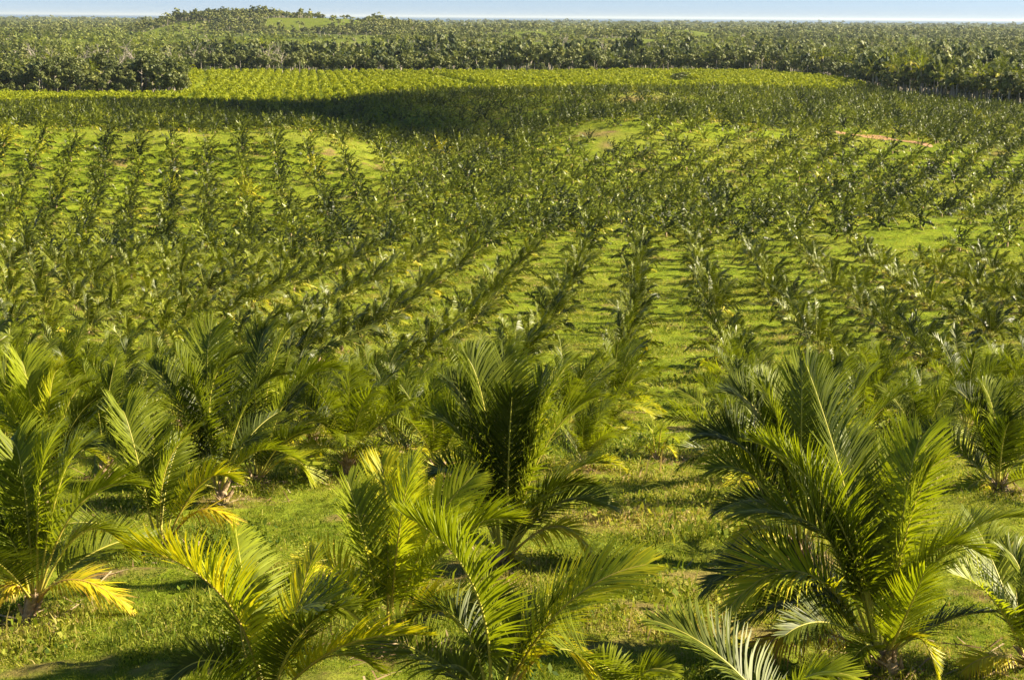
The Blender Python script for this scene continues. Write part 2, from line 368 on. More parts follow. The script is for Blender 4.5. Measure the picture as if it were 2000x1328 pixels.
def trunk_geo(h, rng, r=.19, stubs=14, sides=9):
    g = Geo()
    zs = np.linspace(-.35, h, 12); ww = np.interp(zs, [-.35, 0, .25, h * .7, h], [r * 1.5, r * 1.35, r * 1.05, r * .95, r * .8])
    pts = np.stack([.04 * np.sin(zs * 2 + rng.random() * 6), .04 * np.cos(zs * 1.7), zs], -1)
    V, F = tube(pts, ww * (1 + rng.normal(0, .05, 12)), sides); g.add(V, F, .3)
    for k in range(stubs):                              # old leaf bases
        a = rng.uniform(0, 6.28); z = rng.uniform(.15, 1) * h; e = rng.uniform(.7, 1.3); L = rng.uniform(.25, .5)
        d = np.array([math.cos(a) * math.cos(e), math.sin(a) * math.cos(e), math.sin(e)])
        b = np.array([math.cos(a) * r * .8, math.sin(a) * r * .8, z - .12])
        V, F = tube([b, b + d * L * .5, b + d * L], [.07, .055, .015], 4); g.add(V, F, .5)
    return g

def crown_geo(rng, n, h, nL, seg, Lmax, wid, size=1.0, rib=True, windr=.22, m=10, fold=.45, spread=(68, 46), arch=1.0, wide=0):
    """whole crown of a smaller palm: leaflets and midribs"""
    g = Geo()
    for s in frond_specs(rng, n, size, wide):
        b = np.array([math.cos(s['azm']) * .1, math.sin(s['azm']) * .1, h - .1])
        pts = arc(s['elev'], s['azm'], s['length'], s['bend'] * arch, windr, m, b)
        (V, F, T), (rv, rf) = frond_geo(pts, side_of(s['azm']), nL, Lmax, wid, .6 + .5 * s['f'], .36, s['roll'], fold, s['tint'], s['tip'], seg, rng=rng, rib=(.035, .01), ribsides=3, spread=spread)
        g.add(V, F, T, 0)
        if rib: g.add(rv, rf, s['tint'], 1)
    return g

# ------------------------------------------------------------------ the large palms in front
PALM_GROUP = 'young coconut palms of the plantation'
HEROES = []                                             # (x, y) of each, to keep the rows from growing into them

def bez(P0, Mid, P2, m=22):
    C = 2 * Mid - (P0 + P2) / 2; t = np.linspace(0, 1, m)[:, None]
    return (1 - t) ** 2 * P0 + 2 * t * (1 - t) * C + t * t * P2

def hero(label, base, D, heart, fronds, extra=4, size=1.0, seed=0, nL=92, Lmax=1.22, wid=.0205, sub=True, tint0=.2, r=.16):
    """BASE and HEART as seen in the photograph, at distance D; fronds: (mid, tip, depth of tip relative to the heart, tint, roll)"""
    rng = np.random.default_rng(100 + seed)
    bx = at(base[0], base[1], D); bz = float(ground(bx[:1], bx[1:2])[0])
    H = at(heart[0] , base[1] + (heart[1] - base[1]) * .5, D); h = max(H[2] - bz, .35)
    loc = np.array([bx[0], bx[1], bz]); HEROES.append((loc[0], loc[1]))
    root = obj('coconut_palm', None, None, loc); tag(root, label, 'palm', PALM_GROUP)
    o = obj('trunk', trunk_geo(h, rng, r).mesh('trunk', [M_PTRUNK], True), root)
    Hl = np.array([H[0] - loc[0], 0, h])
    zs = o.data  # lean the trunk to the heart
    co = np.empty(len(zs.vertices) * 3, np.float32); zs.vertices.foreach_get('co', co); co = co.reshape(-1, 3)
    co[:, 0] += Hl[0] * np.clip(co[:, 2] / h, 0, 1); zs.vertices.foreach_set('co', co.ravel())
    specs = []
    for fr in fronds:
        mid, tip, dd, ti, ro = fr
        mid = (mid[0], mid[1] - 8)
        Mw = at(mid[0], mid[1], D + dd * .42) - loc; Tw = at(tip[0], tip[1], D + dd) - loc
        P0 = Hl + nrm((Mw - Hl) * np.array([1, 1, 0.])) * .1 + np.array([0, 0, -.25])
        specs.append((bez(P0, Mw, Tw), ti, ro))
    for s in frond_specs(rng, max(extra + 2, 3), size)[1:1 + extra]:
        pts = arc(s['elev'], s['azm'], s['length'] * .92, s['bend'], .22, 18, Hl + np.array([math.cos(s['azm']) * .1, math.sin(s['azm']) * .1, -.2]))
        specs.append((pts, s['tint'] * .8, s['roll']))
    for pts, ti, ro in specs:
        v = pts[-1] - pts[0]; a = math.atan2(v[1], v[0])
        Ln = float(np.linalg.norm(np.diff(pts, axis=0), axis=1).sum()); k = np.clip(Ln / 4.0, .45, 1.15)
        tt = ti + tint0 - .15
        (V, F, T), (rv, rf) = frond_geo(pts, side_of(a), int(nL * max(k, .7)), Lmax * k, wid, .24 + (.8 if ti > .5 else 0), .30, ro, .36, tt, .2 if ti > .5 else .07, 4 if sub else 3, rng=rng, wav=.45, rib=(.036, .008))
        if sub:
            fo = obj('frond', mesh('frond', V, F, T, M_PALM), root)
            obj('midrib', mesh('midrib', rv, rf, np.full(len(rv), min(1, max(0, tt + .15))), M_RIB, True), fo)
        else:
            g = Geo(); g.add(V, F, T, 0); g.add(rv, rf, tt, 1); fo = obj('frond', g.mesh('frond', [M_PALM, M_RIB]), root)
        if ti > .5: fo['label'] = 'yellowing old frond'
    return root

hero('young palm rising from the bottom edge with a bright yellow-green frond arching over the grass', (540, 1440), 27, (522, 1345),
     [((440, 1180), (258, 1068), -.6, .50, -.6), ((572, 1215), (672, 1190), -1.2, .22, -.5), ((655, 1275), (826, 1240), -.8, .45, .5), ((425, 1300), (330, 1330), -.5, .12, .4),
      ((575, 1215), (614, 1074), 1.0, .38, .3), ((470, 1230), (500, 1130), 1.2, .28, .2), ((640, 1290), (740, 1310), .9, .3, .4)], 3, seed=1)
hero('upright palm whose broad light green frond stands in front of the dark central palm', (757, 1325), 32, (755, 1225),
     [((778, 1060), (806, 898), .5, .36, .25), ((832, 1065), (922, 932), 1.0, .30, -.4), ((715, 1080), (678, 940), .3, .25, .5), ((665, 1130), (596, 1104), -.6, .48, .6), ((757, 1050), (744, 902), 1.3, .42, .2),
      ((880, 1070), (1000, 1015), -.3, .30, .5), ((690, 1160), (612, 1190), .6, .22, .4), ((830, 1180), (900, 1220), -.4, .5, -.5)], 3, seed=2)
hero('palm at the bottom edge spreading two long fronds into a wide V', (972, 1440), 27, (965, 1362),
     [((928, 1160), (792, 1008), -.3, .26, -.35), ((1095, 1200), (1262, 1102), .2, .40, -.5), ((1010, 1250), (1032, 1165), 1.2, .22, .3), ((900, 1225), (800, 1204), .8, .12, -.4), ((1080, 1270), (1152, 1335), -.5, .55, .3),
      ((900, 1310), (845, 1330), .5, .18, .3)], 2, seed=3)
hero('palm with a short pale trunk and an orange-tipped drooping frond near the left edge', (57, 1217), 37, (66, 1095),
     [((77, 960), (104, 850), .4, .30, .15), ((25, 1000), (-30, 915), .3, .16, .3), ((150, 1000), (264, 945), .5, .34, .6), ((150, 1140), (260, 1192), -.4, .66, -.3), ((25, 1150), (-16, 1185), -.6, .70, .3),
      ((30, 1140), (-25, 1110), .2, .5, .3), ((165, 1045), (255, 1085), .8, .2, .4), ((45, 940), (20, 860), 1.0, .2, .1), ((115, 960), (165, 870), .9, .28, .2), ((20, 1060), (-40, 1050), -.5, .15, .2)], 3, seed=4)
hero('slim palm with one upright glossy frond beside yellow drooping fronds on the grass', (308, 1085), 44, (312, 1030),
     [((322, 930), (384, 838), .3, .34, .3), ((255, 920), (184, 866), .5, .14, .4), ((390, 955), (456, 938), -.4, .38, .5), ((400, 1002), (467, 1054), -.3, .64, .2), ((215, 1030), (146, 1036), -.3, .60, .3),
      ((262, 880), (238, 800), .8, .2, .2), ((300, 910), (300, 835), 1.2, .22, .2), ((355, 960), (400, 905), .9, .2, .3)], 2, seed=5)
hero('tall dense palm behind the slim one, its highest fronds crossing in a fan', (436, 990), 51, (430, 895),
     [((412, 775), (472, 690), .3, .26, .3), ((352, 800), (298, 722), .5, .22, .3), ((405, 740), (418, 640), 1.0, .28, .2), ((350, 880), (262, 850), -.2, .25, .4), ((480, 800), (560, 730), .4, .2, .4), ((395, 820), (345, 690), -.5, .3, .3),
      ((370, 930), (290, 960), -.4, .28, .3), ((500, 890), (585, 900), -.6, .3, .4)], 5, seed=6, sub=True, tint0=.1)
hero('large palm behind a crossing fan of fronds, its dry lower frond touching the grass', (492, 985), 54, (500, 870),
     [((530, 730), (580, 630), .4, .28, .3), ((570, 770), (662, 722), .2, .36, .5), ((500, 740), (520, 640), .9, .25, .2), ((575, 905), (628, 980), -.5, .44, -.3), ((535, 1000), (578, 1062), -.6, .8, -.3), ((590, 840), (650, 850), .6, .3, .4),
      ((450, 800), (400, 730), .8, .2, .3), ((430, 900), (370, 960), -.3, .2, .3)], 5, seed=7, sub=True, tint0=.1)
hero('tall dark central palm with a thick fibrous trunk and yellow fronds at its foot', (968, 1112), 40, (984, 1035),
     [((994, 890), (1000, 775), -.6, .16, .1), ((950, 830), (912, 698), .4, .26, .3), ((1050, 840), (1114, 708), .4, .34, .3), ((985, 850), (985, 694), 1.0, .30, .1), ((1065, 880), (1164, 776), .2, .36, .5), ((925, 900), (858, 815), .2, .24, .4),
      ((1062, 980), (1156, 946), -.5, .16, .5), ((1090, 990), (1196, 990), .3, .3, -.4), ((1085, 1035), (1150, 1078), -.4, .66, -.3), ((1015, 1098), (1075, 1132), -.6, .64, .2), ((935, 1065), (893, 1072), -.4, .5, .3), ((920, 955), (843, 925), .3, .18, .4),
      ((920, 985), (856, 985), -.5, .14, .3), ((1030, 880), (1060, 730), .9, .28, .2), ((940, 870), (880, 745), .8, .2, .3), ((1090, 950), (1180, 905), .8, .3, .4)], 2, seed=8, tint0=.12, r=.2)
hero('biggest palm by the open grass lane, its long dark frond leaning up and away', (1745, 1325), 31.5, (1722, 1205),
     [((1655, 985), (1574, 712), 1.0, .20, .3), ((1772, 1040), (1828, 902), .2, .38, .5), ((1770, 980), (1800, 852), 1.2, .32, .2), ((1630, 1010), (1470, 862), .5, .28, -.4), ((1600, 1020), (1505, 880), 1.4, .2, -.3), ((1810, 1100), (1916, 1082), -.6, .3, .4),
      ((1850, 1080), (1998, 1010), .6, .24, .4), ((1575, 1128), (1424, 1186), -.4, .44, .4), ((1545, 1120), (1380, 1145), .8, .14, .3), ((1765, 1220), (1806, 1115), -1.8, .36, .2), ((1835, 1225), (1942, 1195), .6, .12, .4), ((1570, 1238), (1446, 1292), -.5, .78, .3),
      ((1590, 1180), (1438, 1220), .2, .2, .3), ((1680, 1040), (1660, 860), 1.6, .22, .2), ((1620, 1060), (1440, 1000), 1.0, .2, .3), ((1790, 1250), (1830, 1320), -.8, .5, .3), ((1700, 1050), (1740, 880), 1.8, .25, .1), ((1690, 1270), (1640, 1330), -.8, .3, .3)], 2, seed=9, tint0=.16, r=.19)
hero('leaning palm half hidden behind the biggest palm, fronds sweeping over the grass lane', (1560, 1110), 40, (1565, 1000),
     [((1480, 945), (1384, 918), -.3, .34, .5), ((1480, 1035), (1420, 1088), -.3, .55, .4), ((1530, 870), (1480, 750), .4, .3, .3), ((1565, 850), (1566, 706), .6, .3, .2), ((1640, 850), (1692, 735), .5, .34, .3), ((1680, 860), (1774, 764), .2, .40, .4),
      ((1470, 900), (1372, 850), .5, .24, .4), ((1500, 990), (1395, 1000), .3, .2, .3), ((1600, 840), (1640, 710), 1.0, .28, .2), ((1500, 850), (1420, 765), .9, .26, .3), ((1500, 1060), (1440, 1130), .4, .3, .3)], 3, seed=10, sub=True, tint0=.1)
hero('palm cut by the right border, one narrow frond reaching in over the grass', (2040, 1340), 32, (2015, 1265),
     [((1945, 1185), (1866, 1122), -.3, .3, .4), ((2000, 1150), (1960, 1070), .6, .24, .3), ((1930, 1290), (1860, 1330), -.5, .55, .3), ((2080, 1150), (2120, 1050), .3, .25, .3), ((1990, 1210), (1985, 1150), 1.0, .2, .2)], 3, seed=11)
hero('bushy dark palm at the right border behind the biggest one', (1955, 1010), 50, (1950, 925),
     [((1915, 860), (1884, 792), .3, .34, .3), ((1945, 840), (1920, 752), .6, .36, .2), ((1890, 905), (1838, 872), .2, .3, .4), ((1990, 850), (2030, 770), .4, .26, .3), ((1960, 850), (1965, 760), .9, .24, .2), ((1905, 950), (1860, 1000), -.4, .42, .3),
      ((2000, 930), (2060, 940), -.4, .3, .3), ((1930, 850), (1870, 760), 1.0, .2, .2), ((1910, 965), (1895, 1030), -.6, .6, .3)], 5, seed=12, sub=True, tint0=.1)
hero('palm below the frame showing only a comb of stiff upright leaflets', (1590, 1500), 25, (1575, 1425),
     [((1560, 1348), (1672, 1322), -.6, .30, -.3), ((1530, 1400), (1420, 1380), .3, .3, .3), ((1620, 1370), (1700, 1390), .3, .3, .3)], 1, seed=13)
hero('low palm at the bottom edge with dark fan of leaflets beside the grass lane', (1235, 1450), 26.5, (1230, 1400),
     [((1250, 1330), (1318, 1312), -.4, .22, -.5), ((1200, 1335), (1165, 1290), .3, .3, .3), ((1290, 1390), (1380, 1400), .3, .3, .3)], 1, seed=14)
hero('left border palm whose upright feathery frond overlaps the rows behind', (92, 1010), 50, (90, 890),
     [((96, 800), (112, 722), .2, .34, .2), ((125, 820), (168, 748), .4, .3, .3), ((60, 790), (42, 705), .5, .3, .2), ((135, 850), (192, 775), -.2, .14, .4), ((40, 850), (-20, 800), .3, .22, .3), ((140, 890), (200, 900), -.3, .36, .3), ((40, 910), (-15, 930), -.3, .4, .3), ((80, 800), (75, 730), .9, .28, .2)], 5, seed=15, sub=True)
hero('tiny young palm alone at the edge of the open grass lane', (1283, 897), 62, (1283, 882),
     [((1265, 865), (1244, 862), .2, .3, .2), ((1275, 855), (1268, 840), .2, .34, .2), ((1290, 855), (1297, 838), .3, .36, .2), ((1303, 865), (1322, 862), .1, .34, .2), ((1262, 880), (1240, 886), -.2, .4, .2), ((1300, 880), (1318, 890), -.2, .4, .2)], 0, seed=16, sub=True, nL=26, r=.07, wid=.02)

FILL = [(1492, 1010, 49, 'palm leaning into the right side of the grass lane, foremost there'), (1458, 945, 55, 'palm at the right side of the grass lane, just behind the foremost one there'),
        (680, 935, 56, 'light yellow-green palm in the gap between the crossing fans and the central palm'), (775, 905, 61, 'palm with bright low fronds just behind the left side of the central palm'),
        (858, 935, 57, 'palm tucked close behind the left fronds of the dark central palm'), (610, 885, 65, 'palm whose crown shows above the right fronds of the crossing fans'),
        (1140, 905, 60, 'palm standing right behind the right fronds of the dark central palm'), (1110, 855, 71, 'palm half covered by the tip of the central palm, its crown to the right'),
        (205, 935, 56, 'palm between the left border palm and the slim palm, mostly hidden'), (250, 865, 67, 'palm peeping over the slim palm'), (165, 850, 71, 'palm above and behind the left border palm'),
        (1440, 880, 64, 'palm at the right side of the grass lane behind the leaning one'), (1800, 890, 61, 'palm directly behind the right shoulder of the biggest palm'), (1885, 855, 68, 'palm above the bushy dark one at the right border'),
        (1690, 850, 70, 'palm whose top shows between the highest fronds of the biggest palm'), (15, 905, 60, 'palm cut by the left border behind the feathery one'), (345, 850, 70, 'palm whose crown is seen just above the left crossing fan'),
        (545, 850, 72, 'palm seen through the top of the right crossing fan'), (735, 850, 73, 'palm in the second rank left of the central palm'), (960, 850, 74, 'palm hidden behind the very top of the central palm')]
FILLP = []
for a, b, d, l in FILL:
    q = at(a, b, d); FILLP.append((q[0], d, l)); HEROES.append((q[0], d))
# ------------------------------------------------------------------ the rows
def lattice(azd, s_across, s_along, x0, y0, jit, ymin, ymax, rng, half=True):
    a = R(azd); c, s = math.cos(a), math.sin(a)
    I = np.arange(-110, 111); J = np.arange(-60, 170)
    I, J = np.meshgrid(I, J)
    u = I * s_across + rng.normal(0, jit, I.shape); v = J * s_along + (0.5 * s_along * (I % 2) if half else 0) + rng.normal(0, jit, I.shape)
    X = x0 + u * c + v * s; Y = y0 - u * s + v * c
    k = (Y > ymin) & (Y < ymax) & (np.abs(X) < Y * .45 + 25)
    return X[k], Y[k], I[k], J[k]

rng = np.random.default_rng(21)
lane = hit(1318, 700)                                    # middle of the open lane
A1 = 5.4
x0, y0 = lane[0] - (lane[1] - 40) * math.tan(R(A1)), 40.0
SP1 = 7.7
LX, LY, LI, LJ = lattice(A1, SP1, 7.0, x0 - .5 * SP1, y0, .2, 58, 238, rng)
def keep_mask(X, Y, dens):
    return rng.random(len(X)) < dens
def gz(X, Y): return ground(X, Y)
def scr(X, Y): return project(np.stack([X, Y, gz(X, Y)], -1))
px, py = scr(LX, LY)
dens = np.full(len(LX), .96)
dens *= 1 - .5 * inpoly(px, py, [(1640, 425), (2200, 425), (2200, 525), (1640, 520)])
dens *= 1 - .45 * inpoly(px, py, [(0, 470), (200, 470), (160, 560), (0, 560)])
hx = np.array(HEROES)
dmin = np.sqrt((LX[:, None] - hx[None, :, 0]) ** 2 + (LY[:, None] - hx[None, :, 1]) ** 2).min(1)
# the hillside block takes over where the ground turns up towards the camera
edge = np.interp(px, [-600, 0, 700, 760, 2600], [232, 236, 240, 238, 238])
k = keep_mask(LX, LY, dens) & (dmin > 4.2) & (LY < edge)
# the lane stays open near the front
k &= ~((np.abs(px - np.interp(py, [700, 900, 1328], [1315, 1310, 1270])) < np.interp(py, [640, 720, 900, 1328], [40, 66, 100, 140])) & (py > 620))
B1 = [a[k] for a in (LX, LY, LI, LJ)]

def other_block(azd, sa, sl, jit, ymin, ymax, test, seed, half=True, x0=0., y0=200.):
    r_ = np.random.default_rng(seed)
    X, Y, I, J = lattice(azd, sa, sl, x0, y0, jit, ymin, ymax, r_, half)
    px, py = scr(X, Y); p2 = ppx(X, Y)
    k = test(X, Y, px, py, p2)
    d = np.full(len(X), .95)
    for b in BARE: d *= 1 - .75 * (blob(px, py, b[0], b[1], b[2] * 1.15, b[3] * 1.2) > .4)
    d *= 1 - .55 * inpoly(px, py, [(1325, 250), (1560, 255), (1560, 292), (1320, 285)])
    d *= 1 - .6 * inpoly(px, py, [(1150, 240), (1290, 240), (1230, 312), (1140, 312)])
    d *= 1 - .25 * inpoly(px, py, [(1440, 385), (2200, 385), (2200, 525), (1440, 440)])
    d *= 1 - .97 * inpoly(px, py, [(1632, 254), (1825, 278), (1825, 304), (1700, 288), (1632, 274)])
    k &= r_.random(len(X)) < d
    return X[k], Y[k], I[k], J[k]
hill = lambda p2, Y: (p2 < np.interp(Y, [240, 300, 350, 350.1], [800, 740, 720, -9999]))
B2 = other_block(-11.0, 7.3, 6.8, .25, 236, 420, lambda X, Y, px, py, p2: hill(p2, Y) & (Y > 240) & (Y < np.interp(p2, [0, 700], [366, 358])), 31, x0=-3)
B3 = other_block(24, 6.0, 5.6, .25, 232, 740, lambda X, Y, px, py, p2: (Y > 238) & (Y < orchard_edge(p2)) & ~(hill(p2, np.minimum(Y, 349)) & (Y < 362)), 41)
ALL = np.concatenate([np.stack([B1[0], B1[1], B1[2], B1[3], np.full(len(B1[0]), 1)], -1), np.stack([*B2, np.full(len(B2[0]), 2)], -1), np.stack([*B3, np.full(len(B3[0]), 3)], -1)])
Z = gz(ALL[:, 0], ALL[:, 1])
px, py = project(np.stack([ALL[:, 0], ALL[:, 1], Z], -1))
view = (px > -60) & (px < 2060)
order = np.argsort(ALL[:, 1] + 1e6 * (~view))
n_single = 300 - len(HEROES)
single = order[:n_single]
rest = order[n_single:]
print('palms', len(ALL), 'in view', int(view.sum()), 'singles to', ALL[single, 1].max())

# prototypes
def near_proto(seed):
    rng = np.random.default_rng(500 + seed); h = rng.uniform(.45, .95); fr = []
    for s in frond_specs(rng, 16, 1.0):
        b = np.array([math.cos(s['azm']) * .1, math.sin(s['azm']) * .1, h - .15])
        pts = arc(s['elev'], s['azm'], s['length'], s['bend'] * 1.25, .32, 14, b)
        (V, F, T), (rv, rf) = frond_geo(pts, side_of(s['azm']), 62, 1.05, .021, .4 + .3 * s['f'], .4, s['roll'], .45, s['tint'], s['tip'], 3, rng=rng)
        g = Geo(); g.add(V, F, T, 0); g.add(rv, rf, s['tint'] + .1, 1)
        fr.append((g.mesh('frond', [M_PALM, M_RIB]), s['tint'] > .5))
    return trunk_geo(h, rng).mesh('trunk', [M_PTRUNK], True), fr
NEAR = [near_proto(i) for i in range(7)]
def mid_proto(seed):
    rng = np.random.default_rng(700 + seed); h = rng.uniform(.4, .9); n_ = int(rng.integers(11, 14))
    return trunk_geo(h, rng, .16, 5, 6).mesh('trunk', [M_PTRUNK], True), crown_geo(rng, n_ + 3, h, 34, 2, .92, .055, 1.08, windr=.30, fold=.5, spread=(58, 36), arch=1.55, wide=1).mesh('crown', [M_PALM_SHADED, M_RIB])
MID = [mid_proto(i) for i in range(10)]

ORD = 'first second third fourth fifth sixth seventh eighth ninth tenth eleventh twelfth thirteenth fourteenth fifteenth sixteenth seventeenth eighteenth nineteenth twentieth'.split()
def ordinal(k):
    if k < 20: return ORD[k]
    return ['twenty', 'thirty', 'forty'][(k + 1) // 10 - 2] + '-' + ORD[(k + 1) % 10 - 1] if (k + 1) % 10 else ['', 'thirtieth', 'fortieth', 'fiftieth'][(k + 1) // 10 - 2]
rows = {}
for q in single: rows.setdefault((int(ALL[q, 4]), int(ALL[q, 2])), []).append(q)
lab = {}
for (b, i), qs in rows.items():
    qs.sort(key=lambda q: ALL[q, 1])
    side = 'right' if i >= 1 else 'left'; rk = i - 1 if i >= 1 else -i
    for j, q in enumerate(qs):
        if b == 1: lab[q] = f'coconut palm, {ordinal(j)} from the front in the {ordinal(rk)} row {side} of the grass lane'
        else: lab[q] = f'small coconut palm at the foot of the {"hillside" if b == 2 else "far"} rows, {ordinal(j)} in row {abs(i)}'
prng = np.random.default_rng(77)
SMALL = lambda px, py: .80 if py < 330 and px > 900 else 1.0
def near_palm(X, Y, z, label, s):
    root = obj('coconut_palm', None, None, (X, Y, z)); tag(root, label, 'palm', PALM_GROUP)
    root.rotation_euler = (prng.normal(0, .04), prng.normal(.02, .04), prng.uniform(-.6, .6)); root.scale = (s, s, s)
    tm, fr = NEAR[int(prng.integers(len(NEAR)))]; obj('trunk', tm, root)
    for fm, old in fr:
        fo = obj('frond', fm, root)
        if old: fo['label'] = 'yellowing old frond'
for X, Y, l in FILLP: near_palm(X, Y, float(gz(np.array([X]), np.array([Y]))[0]), l, prng.uniform(.85, 1.02) * (.74 if l.startswith('palm standing right') else 1))
for c, q in enumerate(single):
    X, Y = ALL[q, :2]; root = obj('coconut_palm', None, None, (X, Y, Z[q]))
    tag(root, lab[q], 'palm', PALM_GROUP)
    s = prng.uniform(.82, 1.10) * float(np.interp(Y, [60, 80, 110, 160], [.9, .86, .81, .79])); root.rotation_euler = (prng.normal(0, .05), prng.normal(.03, .05), prng.uniform(-.6, .6)); s *= .55 if prng.random() < .06 else prng.uniform(.9, 1.1); root.scale = (s, s, s * prng.uniform(1.0, 1.16))
    if Y < 100:
        tm, fr = NEAR[int(prng.integers(len(NEAR)))]
        obj('trunk', tm, root)
        for fm, old in fr:
            fo = obj('frond', fm, root)
            if old: fo['label'] = 'yellowing old frond'
    else:
        tm, cm = MID[int(prng.integers(len(MID)))]
        obj('trunk', tm, root); obj('crown', cm, root)
# all the palms farther off
def far_proto(seed, n=14, nL=11):
    rng = np.random.default_rng(900 + seed); h = rng.uniform(.4, .9)
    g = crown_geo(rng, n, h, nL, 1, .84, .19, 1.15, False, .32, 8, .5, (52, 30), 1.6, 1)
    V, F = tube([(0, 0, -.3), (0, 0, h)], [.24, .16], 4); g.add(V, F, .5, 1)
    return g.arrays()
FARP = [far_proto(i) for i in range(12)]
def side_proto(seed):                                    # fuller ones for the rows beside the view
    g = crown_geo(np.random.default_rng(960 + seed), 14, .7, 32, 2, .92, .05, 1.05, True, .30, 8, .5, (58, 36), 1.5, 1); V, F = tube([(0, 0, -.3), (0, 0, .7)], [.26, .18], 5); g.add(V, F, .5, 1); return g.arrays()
FARP += [side_proto(i) for i in range(3)]
nr_ = len(rest)
S = prng.uniform(.82, 1.15, nr_) * np.where(ALL[rest, 4] == 2, .84, np.interp(ALL[rest, 1], [200, 260, 400, 520], [.79, .72, .67, .63])); S = S * np.where(prng.random(nr_) < .07, .55, 1.08); S = np.stack([S, S, S * prng.uniform(1.05, 1.3, nr_)], -1)
wh_ = np.where((ALL[rest, 1] < 125) & (np.abs(px[rest] - 1000) < 1700), prng.integers(12, 15, nr_), prng.integers(0, 12, nr_))
o = obj('coconut_palm_plantation', scatter_mesh('coconut_palm_plantation', FARP, wh_, np.stack([ALL[rest, 0], ALL[rest, 1], Z[rest]], -1), prng.uniform(-.5, .5, nr_), S, prng.normal(.03, .09, nr_), [M_PALM_SHADED, M_PTRUNK]))
tag(o, 'far rows of small coconut palms merging into one mass', 'palms', kind='stuff')

rings = np.array(HEROES + [tuple(ALL[q, :2]) for q in single if ALL[q, 1] < 170])
bv = bare.copy()
for X, Y in rings:
    i0, i1 = np.searchsorted(rr, [Y - 2.2, Y + 2.2]); a_ = math.atan2(X, Y); j0, j1 = np.searchsorted(az, [a_ - 2.2 / Y, a_ + 2.2 / Y])
    dx = GX[i0:i1, j0:j1] - X; dy = GY[i0:i1, j0:j1] - Y; d_ = np.sqrt(dx * dx + dy * dy) + (vnoise(GX[i0:i1, j0:j1] * 1.7, GY[i0:i1, j0:j1] * 1.7, 44) - .5) * 1.1
    bv[i0:i1, j0:j1] = np.maximum(bv[i0:i1, j0:j1], np.clip((1.35 - d_) / .5, 0, .9))
gm.attributes['bare'].data.foreach_set('value', bv.astype(np.float32).ravel())
lr = np.random.default_rng(66); n_ = len(rings) * 46
c_ = np.repeat(rings, 46, 0); a_ = lr.uniform(0, 6.28, n_); d_ = np.abs(lr.normal(0, 1.1, n_)) + .2
P = np.stack([c_[:, 0] + d_ * np.cos(a_), c_[:, 1] + d_ * np.sin(a_)], -1); P = np.column_stack([P, ground(P[:, 0], P[:, 1]) + lr.uniform(.03, .14, n_)])
h_ = lr.uniform(0, 6.28, n_); dv = np.column_stack([np.cos(h_), np.sin(h_), lr.normal(0, .18, n_)]) * lr.uniform(.12, .5, (n_, 1)); sv_ = np.column_stack([-np.sin(h_), np.cos(h_), lr.normal(0, .3, n_)]) * .024
V = np.stack([P - dv - sv_, P - dv + sv_, P + dv + sv_ * .4, P + dv - sv_ * .4], 1).reshape(-1, 3)
M_DRY = leaf_mat('dry_leaves', [(0, (.13, .075, .035)), (.5, (.30, .20, .10)), (1, (.46, .36, .22))], .7, .2, .1)
tag(obj('fallen_leaves', mesh('fallen_leaves', V, np.arange(n_ * 4).reshape(-1, 4), np.repeat(lr.uniform(0, 1, n_), 4), M_DRY)), 'dry brown leaflets strewn round the palm feet', 'litter', kind='stuff')

# ------------------------------------------------------------------ broadleaf trees
def quads(P, N, S, rng):
    """leaf sprays: quads at P facing roughly N of half-size S"""
    A = nrm(np.cross(N, rng.normal(0, 1, N.shape))); B = nrm(np.cross(N, A))
    a = A * S[:, None]; b = B * (S * rng.uniform(.5, .9, len(S)))[:, None]
    V = np.stack([P - a - b * .3, P + b - a * .1, P + a + b * .2, P - b + a * .2], 1)
    F = np.arange(len(P) * 4).reshape(-1, 4)
    return V.reshape(-1, 3), F

def crown_cloud(rng, h0, h1, rad, clumps, per, size):
    g = Geo(); c = (h0 + h1) / 2
    for k in range(clumps):
        v = nrm(rng.normal(0, 1, 3)); rr_ = rng.random() ** .45
        ctr = np.array([v[0] * rad * rr_ * .8, v[1] * rad * rr_ * .8, c + v[2] * (h1 - h0) / 2 * rr_ * .82])
        cr = rad * rng.uniform(.32, .54)
        n_ = nrm(rng.normal(0, 1, (per, 3)) + np.array([0, 0, .35])); P = ctr + n_ * cr * rng.uniform(.75, 1.05, (per, 1)) * np.array([1, 1, .75])
        V, F = quads(P, nrm(n_ + rng.normal(0, .28, (per, 3))), size * rng.uniform(.6, 1.3, per), rng)
        g.add(V, F, np.repeat(rng.normal(0, .10) + rng.normal(.35, .09, per), 4), 0)
    return g

def limbs(rng, h, rad, r0, n, sides=5, bare=False):
    g = Geo(); lean = rng.normal(0, .04, 2) * h
    tz = np.linspace(-.5, h, 6); tp = np.stack([lean[0] * (tz / h) ** 2, lean[1] * (tz / h) ** 2, tz], -1)
    V, F = tube(tp, np.linspace(r0, r0 * .45, 6), sides); g.add(V, F, .5)
    def branch(p, d, L, r, depth):
        e = p + d * L; mid = (p + e) / 2 + rng.normal(0, .06, 3) * L
        V, F = tube([p, mid, e], [r, r * .75, r * .45], 4); g.add(V, F, .5)
        if depth:
            for _ in range(3): branch(p + (e - p) * rng.uniform(.5, 1), nrm(d + rng.normal(0, .55, 3) + np.array([0, 0, .12])), L * rng.uniform(.5, .7), r * .5, depth - 1)
    for k in range(n):
        a = rng.uniform(0, 6.28); s = rng.uniform(.55, 1) ; p = np.array([lean[0] * s * s, lean[1] * s * s, h * s])
        branch(p, nrm(np.array([math.cos(a), math.sin(a), rng.uniform(.4, 1.3)])), rad * rng.uniform(.6, 1.0), r0 * .42, 2 if bare else 0)
    return g

